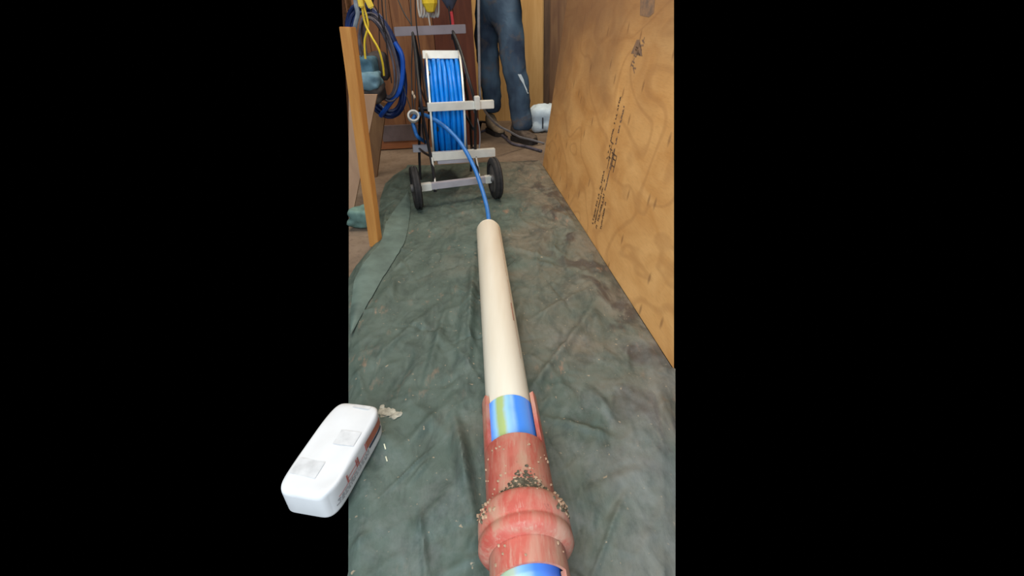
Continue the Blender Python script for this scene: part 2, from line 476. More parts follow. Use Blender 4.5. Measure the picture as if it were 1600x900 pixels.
for f in [((736, 560), (741, 430), .015, .034), ((722, 570), (730, 470), .015, .020), ((560, 440), (618, 330), .045, .035),
          ((600, 560), (690, 480), .02, .012), ((670, 600), (700, 490), .014, .014), ((580, 500), (640, 420), .025, .012),
          ((830, 620), (905, 520), .014, .014), ((880, 560), (940, 470), .02, .012), ((840, 500), (925, 455), .012, .012),
          ((718, 670), (740, 800), .016, .036), ((860, 660), (960, 690), .012, .012), ((930, 620), (960, 660), .014, .012),
          ((640, 700), (700, 640), .016, .012), ((560, 660), (640, 720), .03, .012), ((850, 330), (895, 350), .03, .02), ((815, 480), (800, 560), .02, .022),
          ((640, 860), (720, 760), .02, .012), ((920, 780), (1010, 740), .02, .01), ((690, 345), (780, 325), .02, .01), ((610, 300), (640, 275), .05, .03)]:
    add_fold(*f)
rf = random.Random(21)
for _ in range(150):                     # small creases, mostly lengthwise and slanting
    yy = .5 + 2.7 * rf.random() ** 1.3; xx = rf.uniform(-.45 - .12 * yy, .5 - .05 * yy)
    ln = rf.uniform(.03, .13); an = rf.gauss(1.35, .55)
    folds.append((xx, yy, an, ln, rf.uniform(.005, .014), rf.choice((1, 1, -1)) * rf.uniform(.003, .009), ln * 2.3 + .04))
def zt(x, y):
    wx = x + .05 * noise.noise(V((x * 3, y * 3, 31))); wy = y + .08 * noise.noise(V((x * 3, y * 3, 41)))
    z = .004 + .008 * noise.noise(V((x * 3, y * 2, 1))) + .004 * noise.noise(V((x * 11 + y * 3, y * 8 - x * 5, 4)))
    k = .5 + .5 * noise.noise(V((x * 2.2, y * 1.6, 77)))
    r = 1 - abs(noise.noise(V((wx * 5 + wy * 1.6, wy * 2.6 - wx * 2, 9))))
    z += .011 * k * (max(0, r - .80) / .20) ** 1.5
    r2 = 1 - abs(noise.noise(V((wx * 14 - wy * 6, wy * 9 + wx * 6, 19))))
    z += .0045 * k * (max(0, r2 - .80) / .20)
    z += .0020 * noise.noise(V((wx * 30 + wy * 12, wy * 20 - wx * 10, 3))) + .0012 * noise.noise(V((wx * 70, wy * 45 + wx * 20, 13)))
    for f in folds:
        if abs(x - f[0]) < f[6] and abs(y - f[1]) < f[6]: z += fold(x + .012 * k, y, *f[:6])
    return max(.002, z + .008)
NY, NX = 400, 180
y0, y1 = .46, far.y
bm = bmesh.new(); G = []
for j in range(NY + 1):
    tt = j / NY; y = y0 + (y1 - y0) * tt ** 1.35
    a, b = Lx(y), Rx(y)
    row = []
    for i in range(NX + 1):
        s = i / NX; x = a + (b - a) * s
        # ragged far hem
        yy = y + (.05 * noise.noise(V((x * 3, 7, 2))) if j == NY else 0)
        edge = min(1, min(s, 1 - s) * 25, (1 - tt) * 40)
        row.append(bm.verts.new((x, yy, zt(x, y) * (.25 + .75 * edge))))
    G.append(row)
for j in range(NY):
    for i in range(NX):
        bm.faces.new((G[j][i], G[j][i + 1], G[j + 1][i + 1], G[j + 1][i]))
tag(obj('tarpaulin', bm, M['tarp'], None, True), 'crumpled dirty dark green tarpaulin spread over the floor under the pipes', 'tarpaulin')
# turned-back hem of the tarp by the trolley's left wheel
bm = bmesh.new()
hem = [((640, 304), (637, 306)), ((642, 326), (621, 334)), ((639, 356), (606, 362)), ((632, 384), (597, 388)), ((618, 410), (578, 414)), ((600, 440), (558, 444)), ((578, 480), (551, 482)), ((551, 530), (549, 530))]
R_ = spline([V((r[0], r[1], 0)) for r, l in hem], 5); L_ = spline([V((l[0], l[1], 0)) for r, l in hem], 5)
tw = []
for r, l in zip(R_, L_):
    row = []
    for i in range(9):
        p = r.lerp(l, i / 8); q = az(p.x, p.y); fade = min(1, (len(R_) - len(tw)) / 8)
        row.append(bm.verts.new((q.x, q.y, zt(q.x, q.y) + .001 + .018 * min(1, fade * 1.6) * math.sin(math.pi * (.08 + .84 * i / 8)))))
    tw.append(row)
for a, b in zip(tw, tw[1:]):
    for i in range(8): bm.faces.new((a[i], a[i + 1], b[i + 1], b[i]))
hem_o = obj('folded_hem', bm, M['tarp_pale'], None, True)
tarp_o = bpy.data.objects['tarpaulin']; hem_o.parent = tarp_o
hem_o['label'] = 'paler turned-back edge of the tarpaulin'

# ------------------------------------------------------------------ pipes
PA = az(769, 400, .066); PB = az(816, 800, .095)
pdir = (PB - PA).normalized()                       # towards the camera
def axpt(px, py, z): 
    """point on the pipe axis beneath the picture point on its crown"""
    p = az(px, py, z); s = (p - PA).dot(pdir); return s
UP = V((0, 0, 1))
s_far = axpt(763, 338, .122)
s_cut = axpt(800, 671, .17)
s_cf, s_cn = axpt(810, 757, .188), axpt(815, 818, .188)
s_cut2 = axpt(830, 877, .17)
s_end = s_cut2 + .16
s_half = axpt(838, 622, .10)
s_band0, s_band1 = axpt(797, 614, .15), s_cut + .05
RW, RR, RC = .0575, .0705, .0895
def ring_prof(s0, s1, ro, ri): return [(s0, ro), (s1, ro), (s1, ri), (s0, ri)]
wp = thing('white_pipe', 'long cream-white plastic pipe with shiny blue bands, lying inside the red pipe', 'pipe')
wo = PA - UP * .004 + V((-.003, 0, 0))
def round_prof(s0, s1, ro, ri, rr=.008):
    return [(s0, ri + .001), (s0, ro - rr), (s0 + rr * .3, ro - rr * .35), (s0 + rr, ro), (s1, ro), (s1, ri), (s0 + rr, ri)]
bm = bmesh.new(); lathe(bm, wo, pdir, round_prof(s_far, s_end - .02, RW, RW - .006, .02), 56, ref=UP)
obj('tube', bm, M['whitepipe'], wp, True)
# red lines scuffed along its right flank
bm = bmesh.new()
for s0, s1, a, wd_ in ((s_far + .05, s_far + .55, -.98, .03), (s_far + .58, s_far + 1.05, -1.0, .03), (s_far + .75, s_far + .86, -.95, .07)):
    lathe(bm, wo, pdir, [(s0, RW + .0004), (s1, RW + .0004)], 3, a, a + wd_, UP, False)
obj('scuff_line', bm, M['scuff'], wp)
def foil(name, stops, s0, s1, parent):
    """a foil wrap coloured in lengthwise bands: colour by position across the wrap"""
    t = NT(name); tc = t.n('ShaderNodeUVMap'); sp = t.n('ShaderNodeSeparateXYZ'); t.l(tc.outputs[0], sp.inputs[0])
    wob = t.math('MULTIPLY', t.math('SUBTRACT', t.noise(t.coord(), 26, 2), .5), .05)
    m = t.out(t.ramp(t.math('ADD', sp.outputs[0], wob), stops), .3, 0, None, spec=.5)
    bm = bmesh.new(); uv = bm.loops.layers.uv.new()
    pr = ring_prof(s0, s1, RW + .003, RW - .001)
    a0, a1, seg = -1.75, 1.75, 48
    lathe(bm, wo, pdir, pr, seg, a0, a1, UP)
    axis = pdir; u = (UP - axis * UP.dot(axis)).normalized(); v = axis.cross(u)
    for f in bm.faces:
        for lp in f.loops:
            d = lp.vert.co - wo; ang = math.atan2(d.dot(v), d.dot(u)); lp[uv].uv = ((1.75 + ang) / 3.5, 0)
    return obj(name, bm, m, parent, True)

BL, LB, YG, DB = (.060, .27, .88), (.30, .58, .92), (.40, .50, .19), (.04, .18, .80)
S1 = [(.10, DB), (.30, (.10, .33, .90)), (.42, BL), (.53, LB), (.585, YG), (.645, YG), (.69, LB), (.76, BL), (.90, DB)]
foil('blue_band', S1, s_band0, s_band1, wp)
S2 = [(.10, DB), (.30, (.10, .24, .85)), (.46, (.10, .30, .92)), (.56, LB), (.63, (.55, .66, .50)), (.72, (.50, .66, .42)), (.80, (.55, .50, .50)), (.92, BL)]
foil('blue_band', S2, s_cut2 - .05, s_end - .03, wp)

rp = thing('drain_pipe', 'dirty terracotta red drain pipe with cut-away ends and a thick coupling, nearest the camera', 'pipe')
bm = bmesh.new()
lathe(bm, PA, pdir, round_prof(s_cut, s_cut2, RR, RR - .005, .002), 64, ref=UP)
obj('tube', bm, M['redpipe'], rp, True)
for (s0, s1, a) in ((s_half, s_cut, 1.02), (s_cut2, s_end, 1.02)):
    bm = bmesh.new()
    lathe(bm, PA, pdir, ring_prof(s0, s1, RR, RR - .010), 48, a, 2 * math.pi - a, UP)
    obj('trough', bm, M['redpipe'], rp, True)
cpl = []
L = s_cn - s_cf
prof = [(s_cf - .006, RR - .002), (s_cf - .006, RC - .013), (s_cf - .001, RC - .006), (s_cf + .008, RC - .0015), (s_cf + .020, RC - .0005), (s_cf + .044, RC - .0005), (s_cf + .047, RC - .003),
        (s_cf + .052, RC - .003), (s_cf + .056, RC), (s_cn - .008, RC), (s_cn - .002, RC - .004), (s_cn + .004, RR + .008), (s_cn + .008, RR - .002)]
bm = bmesh.new(); lathe(bm, PA, pdir, prof, 72, ref=UP)
cp = obj('coupling', bm, M['redpipe'], rp, True); cp['label'] = 'thicker ribbed coupling sleeve'
# soil dried on in front of the coupling: clods
bm = bmesh.new(); bm2 = bmesh.new()
axv = pdir; uu = (UP - axv * UP.dot(axv)).normalized(); vv = axv.cross(uu)
for k in range(620):
    a = random.gauss(-.10, .34); s = s_cf - .004 - abs(random.gauss(0, .017)) * math.exp(-(a + .1) ** 2 * 3)
    r = random.uniform(.0009, .0030)
    p = PA + axv * s + (math.cos(a) * uu + math.sin(a) * vv) * (RR + r * .35)
    blob(bm if random.random() < (.8 if a > -.45 else .35) else bm2, p, r, (1.5, 1.2, .6), .6, 1)
for k in range(90):
    sg = random.choice((-1, 1)); a = sg * random.gauss(1.05, .16); s = random.uniform(s_cf - .004, s_cf + .035)
    r = random.uniform(.0012, .0035)
    p = PA + axv * s + (math.cos(a) * uu + math.sin(a) * vv) * (RC - .001 - (.006 if s < s_cf + .006 else 0))
    blob(bm if random.random() < .35 else bm2, p, r, (1.5, 1.5, .7), .6, 1)
for k in range(60):
    a = random.uniform(-1.2, 1.3); s = random.uniform(s_cut + .02, s_cn + .05)
    inside = s_cf < s < s_cn
    r = random.uniform(.001, .0024)
    p = PA + axv * s + (math.cos(a) * uu + math.sin(a) * vv) * ((RC - .004 if inside else RR) + r * .1)
    blob(bm2, p, r, (1.6, 1.6, .6), .5, 1)
o1 = obj('soil_clods', bm, M['clay'], rp); o1['kind'] = 'stuff'
o2 = obj('sandy_crumbs', bm2, M['sand'], rp); o2['kind'] = 'stuff'

# small pale strips of paper tape lying on the tarp
for i, (a, b, lab) in enumerate((((603, 705), (605, 712), 'tiny cream scrap on the tarp beside the sack, the farther of two'),
                                 ((605, 722), (607, 729), 'tiny cream scrap on the tarp beside the sack, the nearer of two'))):
    p, q = az(*a), az(*b); p.z = zt(p.x, p.y) + .002; q.z = zt(q.x, q.y) + .002
    bm = bmesh.new(); bar(bm, p, q, .003, .002)
    tag(obj('paper_scrap', bm, plain('cream_scrap', (.60, .58, .42)), None), lab, 'scrap', 'paper scraps')
# dried plaster splash beside the sack
bm = bmesh.new()
for (px, py, r) in ((600, 648, .012), (606, 652, .014), (613, 650, .010), (620, 655, .011), (626, 653, .006), (598, 640, .006)):
    p = az(px, py); blob(bm, (p.x, p.y, zt(p.x, p.y) + .001), r, (1.3, 1.2, .25), .7, 2)
tag(obj('powder_spill', bm, plain('pale_powder', (.40, .37, .30), .95, 0, .3, 80, .1), None, True), 'small pale powder spill on the tarp at the corner of the white sack', 'spill', None, 'stuff')

# ------------------------------------------------------------------ paper sack at the left
bc = az(609, 676); bn = az(553, 781)
e1 = (bn - bc); e1.z = 0; e1 = e1.normalized(); e2 = V((e1.y, -e1.x, 0))
if e2.x > 0: e2 = -e2
bag = thing('paper_sack', 'white paper sack with an orange-brown printed band, lying on the tarp', 'sack')
BLn, BWd, BHt = .27, .13, .078
bm = bmesh.new(); GX, GY = 36, 24
def bag_pt(u, v, top):
    # superellipse pillow with a softly rounded rim
    x, y = -math.cos(math.pi * u), -math.cos(math.pi * v)
    k = max(0, 1 - abs(x) ** 16) ** .5 * max(0, 1 - abs(y) ** 16) ** .5
    cr = .012 * (abs(x) ** 6) * (abs(y) ** 6)
    xx = x * (1 - .11 * abs(y) ** 8); yy = y * (1 - .16 * abs(x) ** 8)
    p = bc + e1 * ((xx + 1) / 2 * BLn) + e2 * ((yy + 1) / 2 * BWd)
    h = BHt * (.84 + .16 * k) if top else BHt * (.16 - .16 * k)
    if top: h += .004 * noise.noise(V((u * 5, v * 4, 2))) * k
    return V((p.x, p.y, h + .022))
rows = {}
for top in (True, False):
    for i in range(GX + 1):
        for j in range(GY + 1):
            if not top and (i in (0, GX) or j in (0, GY)) : pass
            rows[top, i, j] = bm.verts.new(bag_pt(i / GX, j / GY, top))
for top in (True, False):
    for i in range(GX):
        for j in range(GY):
            bm.faces.new((rows[top, i, j], rows[top, i + 1, j], rows[top, i + 1, j + 1], rows[top, i, j + 1]))
ring = [(i, 0) for i in range(GX)] + [(GX, j) for j in range(GY)] + [(i, GY) for i in range(GX, 0, -1)] + [(0, j) for j in range(GY, 0, -1)]
for k in range(len(ring)):
    a, b = ring[k], ring[(k + 1) % len(ring)]
    bm.faces.new((rows[True, *a], rows[True, *b], rows[False, *b], rows[False, *a]))
obj('paper', bm, M['bag'], bag, True)
# print on the long side that faces the pipe: patches a hair proud of the paper
def side_pt(s, h):
    """s along the side from the far corner, h 0..1 up the side"""
    u = math.acos(1 - 2 * max(0, min(1, s / BLn))) / math.pi
    t_, b_ = bag_pt(u, .06, True), bag_pt(u, .06, False)
    t0, b0 = bag_pt(u, 0, True), bag_pt(u, 0, False)
    p = b0.lerp(t0, h)
    return p - e2 * .0016 + V((0, 0, 0))
def patch(name, s0, s1, h0, h1, m, bm=None, n=6):
    own = bm is None
    if own: bm = bmesh.new()
    a = [bm.verts.new(side_pt(s0 + (s1 - s0) * i / n, h0)) for i in range(n + 1)]
    mid = [bm.verts.new(side_pt(s0 + (s1 - s0) * i / n, (h0 + h1) / 2)) for i in range(n + 1)]
    b = [bm.verts.new(side_pt(s0 + (s1 - s0) * i / n, h1)) for i in range(n + 1)]
    for i in range(n):
        bm.faces.new((a[i], a[i + 1], mid[i + 1], mid[i])); bm.faces.new((mid[i], mid[i + 1], b[i + 1], b[i]))
    if own: obj(name, bm, m, bag, True)
patch('printed_band', .012, .105, .55, .97, M['bag_orange'])
patch('printed_band', .016, .095, .36, .50, M['bag_navy'])
bm = bmesh.new()
for s in (.106, .150, .158, .205): patch('', s, s + .006, .52, .97, None, bm, 2)
patch('', .106, .25, .52, .56, None, bm, 12)
patch('', .150, .205, .72, .77, None, bm, 4)
obj('red_print', bm, M['bag_red'], bag)
bm = bmesh.new(); rr = random.Random(5); s = .10
for h0 in (.20, .30, .40):
    s = .10
    while s < BLn - .02:
        l = rr.uniform(.004, .014); patch('', s, s + l, h0, h0 + .06, None, bm, 1); s += l + .004
obj('small_print', bm, M['bag_grey'], bag)
bm = bmesh.new()
bm.free()
for (u0, u1, v0, v1) in ((.10, .17, .30, .55), (.40, .50, .20, .50), (.62, .74, .45, .8)):
    q = [bag_pt(u, v, True) + V((0, 0, .0015)) for u, v in ((u0, v0), (u1, v0), (u1, v1), (u0, v1))]
    bm = bmesh.new(); bm.faces.new([bm.verts.new(x) for x in q])
    obj('faint_print', bm, M['bag_faint'], bag)

# ------------------------------------------------------------------ left: timber post, leaning boards, cloth
pb = az(588, 384); pt_ = ay(543, 42, pb.y + .03)
tp = thing('timber_post', 'upright orange timber stud at the left edge of the tarp', 'post')
tp.location = pb
bm = bmesh.new()
d = (pt_ - pb).normalized()
bar(bm, V((0, 0, 0)), d * ((pt_ - pb).length), .050, .040, V((.30, 1, 0)), .002)
obj('stud', bm, M['post'], tp)

lb = thing('leaning_board', 'dusty pale board leaning behind the orange timber stud', 'board')
Ya = 2.32
c1, c2, c3, c4 = ay(552, 330, Ya), ay(545, 330, Ya), ay(545, 148, Ya + .1), ay(589, 148, Ya + .1)
bm = bmesh.new(); prism(bm, [c1, c2, c3, c4], (0, .018, 0)); obj('board', bm, M['pinkboard'], lb)
lb2 = thing('brown_batten', 'short brown upright batten behind the pale leaning board', 'batten')
p, q = az(582, 262), ay(589, 158, 3.25)
bm = bmesh.new(); bar(bm, V((p.x + .03, 3.2, -.012)), V((q.x + .02, 3.25, q.z)), .09, .03, V((0, 1, 0))); obj('plank', bm, wood('mid_brown_batten', (.22, .115, .05), (.14, .065, .03), (6, 6, .6), 3), lb2)
# ------------------------------------------------------------------ left: clutter hanging by the wall
Yb = 2.75
bag2 = thing('tool_bag', 'blue-grey soft tool bag with dark base hanging behind the timber stud', 'bag')
ctr = ay(577, 122, Yb)
def soft(name, c, sx, sy, sz, m, parent, seed, rough=.18):
    bm = bmesh.new(); bmesh.ops.create_cube(bm, size=2)
    bmesh.ops.subdivide_edges(bm, edges=bm.edges[:], cuts=9, use_grid_fill=True)
    off = V((seed * 7.3, seed, 0))
    for v in bm.verts:
        q = v.co.copy(); n6 = (abs(q.x) ** 5 + abs(q.y) ** 5 + abs(q.z) ** 5) ** .2
        q /= n6
        q *= 1 + rough * noise.noise(q * 1.4 + off)
        v.co = V(c) + V((q.x * sx, q.y * sy, q.z * sz))
    return obj(name, bm, m, parent, True)
ctr = az(567, 355) + V((0, .03, .045))
cb = soft('cloth_bundle', ctr, .062, .05, .046, plain('teal_green_cloth', (.12, .20, .175), .8, 0, .25, 22, .2), None, 11, .3)
for v in cb.data.vertices: v.co += v.normal * .008 * (1 - 2 * abs(noise.noise(v.co * 14)))
tag(cb, 'crumpled teal-green cloth bundle beside the foot of the timber stud', 'cloth')
soft('flap', ay(571, 108, Yb) , .062, .08, .060, M['teal'], bag2, 1)
soft('pouch', ay(576, 126, Yb - .03), .066, .08, .045, M['teal_light'], bag2, 2)
soft('base', ay(581, 144, Yb), .070, .09, .050, M['darkgrey'], bag2, 3)
bm = bmesh.new(); tube(bm, spline([ay(563, 95, Yb - .05), ay(570, 60, Yb), ay(572, 20, Yb), ay(571, -30, Yb)], 8), .004, 6)
obj('strap', bm, M['darkgrey'], bag2)
stool = thing('dark_motor_case', 'dark squat case behind the blue-grey tool bag', 'case')
soft('case', ay(592, 104, Yb + .16), .05, .06, .075, M['darkgrey'], stool, 5, .1)
bm = bmesh.new(); tube(bm, [ay(594, 90, Yb + .16), ay(592, 40, Yb + .16), ay(590, -30, Yb + .16)], .003, 6); obj('cord', bm, M['cord'], stool)

def cable(name, pts, r, m, lab, cat='cable', group=None, seg=8, n=10):
    bm = bmesh.new(); tube(bm, spline(pts, n), r, seg)
    return tag(obj(name, bm, m, None, True), lab, cat, group)
Y2 = 2.62
cable('yellow_cable', [ay(567, -30, Y2), ay(566, 10, Y2), ay(571, 38, Y2), ay(581, 58, Y2 - .02), ay(592, 78, Y2 - .02), ay(598, 100, Y2), ay(600, 118, Y2 + .02)], .0052, M['yellow'],
      'yellow cable curving down past the blue-grey tool bag to the right')
cable('yellow_cable', [ay(572, -30, Y2 + .02), ay(568, 5, Y2 + .02), ay(573, 26, Y2 + .02), ay(575, 42, Y2 + .02), ay(570, 62, Y2 + .02), ay(570, 80, Y2 + .02), ay(571, 92, Y2 + .02)], .0052, M['yellow'],
      'yellow cable hanging almost straight down onto the blue-grey tool bag')
cl = thing('yellow_clamp', 'yellow spring clamp at the top where the yellow cables hang', 'clamp')
bm = bmesh.new(); bar(bm, ay(568, -14, Y2 - .03), ay(581, 13, Y2 - .03), .028, .018, V((0, 1, 0)), .005); obj('jaw', bm, M['yellow'], cl)
bm = bmesh.new(); bar(bm, ay(560, -14, Y2 - .03), ay(565, 12, Y2 - .03), .024, .018, V((0, 1, 0)), .005); obj('jaw', bm, M['yellow'], cl)
cable('pale_cable', [ay(552, -30, Y2 + .05), ay(556, 6, Y2 + .05), ay(559, 22, Y2 + .05), ay(555, 40, Y2 + .05), ay(550, 70, Y2 + .08), ay(558, 95, Y2 + .1)], .011, M['paleblue'], 'thick pale grey-blue cable hanging at the far left edge')

# coil of blue hose hanging from the ceiling hook
def coil(name, cx, cy, rx, rz, y, turns, r, m, lab, cat, spread, seed, lean=0.0, cord_to=None, per=30):
    rn = random.Random(seed)
    root = thing(name, lab, cat)
    c = ay(cx, cy, y); k = y / (CAM_H) * 0 + (ay(cx + 1, cy, y) - c).length
    for i in range(turns):
        pts = []; j1, j2, jx, jy = rn.uniform(.86, 1.06), rn.uniform(.92, 1.06), rn.uniform(-1, 1) * spread, rn.uniform(-1, 1) * spread
        for q in range(per):
            a = 2 * math.pi * q / per
            pts.append(c + V((rx * k * j1 * math.cos(a) + jx + lean * rz * k * math.sin(a), jy + .01 * math.sin(3 * a + i), rz * k * j2 * math.sin(a))))
        bm = bmesh.new(); tube(bm, pts, r, 8, True); obj('loop', bm, m, root, True)
    if cord_to:
        bm = bmesh.new(); top = c + V((lean * rz * k, 0, rz * k)); tube(bm, [top - V((0, 0, .03)), ay(*cord_to, y)], .004, 6); obj('hanging_cord', bm, M['cord'], root)
    return root
coil('hose_coil', 591, 100, 36, 76, 2.98, 7, .0105, M['darkblue'], 'hanging coil of dark blue hose against the brown boards', 'hose', .014, 2, -.12, (586, -40))
coil('cable_coil', 592, 92, 25, 60, 2.92, 6, .006, M['slate'], 'hanging coil of slate grey cable inside the loop of blue hose', 'cable', .018, 4, -.1, (592, -40))
# bright end of the blue hose that sags out of the coil
cable('blue_hose_tail', [ay(617, 66, 2.93), ay(628, 88, 2.92), ay(629, 118, 2.92), ay(624, 142, 2.92), ay(612, 158, 2.92), ay(600, 174, 2.92), ay(595, 181, 2.94)], .014, plain('mid_blue_hose', (.01, .075, .40), .4, 0, .3, 10),
      'bright blue hose end curling out of the hanging coil', 'hose')

# ------------------------------------------------------------------ black cords and the guide ring they carry
ring_d = 2.66
rg = thing('guide_ring', 'clear plastic guide ring hung on black cords, blue hose running through it', 'ring')
rc = ad(646, 182, ring_d)
ra = (V((.22, -.78, .55))).normalized()
bm = bmesh.new()
lathe(bm, rc, ra, [(-.016, .022), (-.014, .034), (.012, .036), (.016, .034), (.016, .025), (0, .021)], 36)
obj('ring', bm, M['clear'], rg, True)
def cord(pts, r, parent=None, m=None, name='cord'):
    bm = bmesh.new(); tube(bm, spline(pts, 8), r, 6); return obj(name, bm, m or M['cord'], parent, True)
D = ring_d
cord([ad(645, 175, D), ad(643, 120, D), ad(644, 60, D), ad(642, 20, D), ad(641, -30, D)], .0042, rg)
cord([ad(648, 175, D), ad(649, 110, D), ad(645, 60, D + .02), ad(643, 40, D + .02), ad(630, 18, D + .02), ad(612, -25, D + .02)], .0036, rg)
cord([ad(643, 175, D), ad(632, 140, D + .02), ad(622, 100, D + .05), ad(612, 62, D + .08), ad(604, 30, D + .1), ad(601, -30, D + .1)], .0032, rg)
bm = bmesh.new(); 
for px, py in ((645, 146), (648, 152)): blob(bm, ad(px, py, D), .009, (.8, .8, 1.6), .3, 2)
obj('knot', bm, M['brass'], rg, True)
for i, (pts, lab) in enumerate((
        ([(597, 8), (599, 30), (603, 60), (606, 90), (612, 130)], 'thin black cord hanging beside the slate cable coil'),
        ([(582, 2), (588, 14), (594, 30), (600, 50)], 'short black cord slanting down to the blue hose coil'),
        ([(650, 30), (656, 80), (661, 130), (666, 165)], 'black cord hanging just left of the blue drum'))):
    cable('black_cord', [ay(px, py, 2.85) for px, py in [(pts[0][0] - 2, -30)] + pts], .0036, M['cord'], lab, 'cord', 'black cords', 6)

# ------------------------------------------------------------------ hose trolley
tr = thing('hose_trolley', 'wheeled aluminium and black steel hose drum trolley wound with blue hose', 'trolley')
wl, wr = az(655, 328), az(775, 312)
tx = (wr - wl); TW = tx.length; tx.normalize(); ty = V((-tx.y, tx.x, 0))
tm = (wl + wr) / 2
tr.location = (tm.x, tm.y, 0)
INV = Matrix.Translation((-tm.x, -tm.y, 0))
def tp_(x, y, z): return tm + tx * x + ty * y + UP * z
def tobj(name, bm, m, parent=tr, smooth=False):
    if parent is tr: bm.transform(INV)
    return obj(name, bm, m, parent, smooth)
def tplane(px, py, yl):
    """point of the upright plane yl behind the axle line that shows at this place"""
    return apl(px, py, tm + ty * yl, ty)
WRd = .118
for sx in (-1, 1):
    c = tp_(sx * TW / 2, 0, WRd + .012)
    bm = bmesh.new()
    lathe(bm, c, tx, [(-.020, WRd - .035), (-.021, WRd - .010), (-.014, WRd), (-.004, WRd), (-.003, WRd - .005), (.003, WRd - .005), (.004, WRd), (.014, WRd), (.021, WRd - .010), (.020, WRd - .035)], 44)
    wheel = tobj('wheel', bm, M['rubber'], tr, True)
    bm = bmesh.new(); lathe(bm, c, tx, [(-.012, .012), (-.012, WRd - .036), (.012, WRd - .036), (.012, .012)], 36)
    lathe(bm, c, tx, [(-.030, .002), (-.030, .022), (.030, .022), (.030, .002)], 20)
    bm.transform(INV); obj('hub', bm, M['grey'], wheel, True)
# axle: square bar with bright end sleeves
AXZ = WRd + .012
bm = bmesh.new(); bar(bm, tp_(-TW / 2 + .02, 0, AXZ), tp_(TW / 2 - .02, 0, AXZ), .03, .036, UP, .002); tobj('axle', bm, M['alu_dull'])
for a_, b_ in ((-TW / 2 + .024, -TW / 2 + .085), (TW / 2 - .06, TW / 2 - .024)):
    bm = bmesh.new(); bar(bm, tp_(a_, -.002, AXZ), tp_(b_, -.002, AXZ), .034, .041, UP, .002); tobj('axle_sleeve', bm, M['alu'])
# front cross bars (planes behind the axle)
def cross(px0, py0, px1, py1, yl, wd_, ht, m, name='cross_bar'):
    a, b = tplane(px0, py0, yl), tplane(px1, py1, yl)
    bm = bmesh.new(); bar(bm, a, b, wd_, ht, UP, .002); return tobj(name, bm, m)
YF = .10
cross(675, 244.5, 773, 237.5, YF, .03, .046, M['alu'])
cross(668, 167.5, 771, 162.5, YF - .02, .03, .042, M['alu'])
cross(683, 251, 733, 248, YF + .02, .05, .03, M['alu_dull'], 'drip_plate')
cross(616, 49.5, 727, 45, .42, .03, .045, plain('violet_grey_bar', (.19, .16, .175), .5, .2, .1, 12), 'handle_bar')
cross(645, 232, 668, 231, .52, .03, .045, M['alu_dull'])
bm = bmesh.new(); bar(bm, tplane(746, 171, YF - .045), tplane(745, 150, YF - .045), .028, .03, ty, .003); tobj('bar_clamp', bm, M['alu'])
# black tubular side frames
def tframe(name, pts, r=.0085, m=None, n=6):
    bm = bmesh.new(); tube(bm, spline([tplane(*p) for p in pts], n), r, 8); return tobj(name, bm, m or M['black'], tr, True)
tframe('side_frame', [(680, 300, .0), (677, 268, .05), (672, 240, YF), (664, 200, YF + .01), (658, 165, YF), (653, 120, .22), (649, 80, .34), (644, 47, .42)])
tframe('side_frame', [(752, 292, .0), (747, 268, .05), (743, 238, YF), (743, 200, YF), (743, 165, YF - .03), (730, 115, .16), (718, 75, .32), (706, 46, .42)])
tframe('rear_strut', [(645, 47, .44), (655, 100, .46), (656, 160, .5), (655, 232, .52), (657, 286, .5)])
tframe('rear_strut', [(706, 47, .44), (722, 110, .46), (733, 170, .5), (737, 232, .52), (736, 268, .5)])
tframe('side_brace', [(674, 245, YF), (662, 238, .3), (655, 232, .52)], .007)
tframe('side_brace', [(743, 240, YF), (740, 232, .3), (737, 230, .52)], .007)
tframe('front_rod', [(675, 246, YF - .02), (678, 270, .05), (681, 296, -.012)], .0055, M['alu'], 5)
tframe('front_rod', [(744, 246, YF - .02), (748, 268, .05), (751, 288, -.012)], .0055, M['alu'], 5)
# drum
dc0, dc1 = tplane(673, 158, .0), tplane(724, 156, .0)
DZ, DY, DR = .455, YF + .36, .315
dm = apl(709.5, 165, tm + ty * (DY - DR), ty); dx = (dm - tm).dot(tx)
DW = .186
dax = V((math.cos(math.radians(8.5)), math.sin(math.radians(8.5)), 0)); dty = V((-dax.y, dax.x, 0))
dcen = tp_(dx, DY, DZ)
# the drum hangs a touch out of plumb between the frames
tilt = Matrix.Rotation(math.radians(2.4), 3, dty)
dax = (tilt @ dax).normalized()
drum = None
for s in (-1, 1):
    c = dcen + dax * (s * DW / 2)
    bm = bmesh.new(); lathe(bm, c, dax, [(-.0035, .10), (-.0035, DR), (.0035, DR), (.0035, .10)], 64)
    fl = tobj('drum_flange', bm, M['black'], tr, True)
    bm = bmesh.new(); lathe(bm, c, dax, [(-.005, DR - .006), (-.005, DR + .005), (.005, DR + .005), (.005, DR - .006)], 64)
    bm.transform(INV); obj('rim', bm, M['alu'], fl, True)
    bm = bmesh.new()
    for k in range(6):
        a = k * math.pi / 3 + .3; u0 = math.cos(a) * UP + math.sin(a) * ty
        bar(bm, c + u0 * .03 + dax * s * .008, c + u0 * (DR - .01) + dax * s * .008, .018, .008, dax)
    bm.transform(INV); obj('spokes', bm, M['black'], fl)
bm = bmesh.new(); lathe(bm, dcen, dax, [(-DW / 2, .06), (-DW / 2, .2), (DW / 2, .2), (DW / 2, .06)], 40); tobj('drum_core', bm, M['darkblue'], tr, True)
bm = bmesh.new(); tube(bm, [dcen - dax * .165, dcen + dax * .165], .014, 12); tobj('drum_axle', bm, M['black'], tr, True)
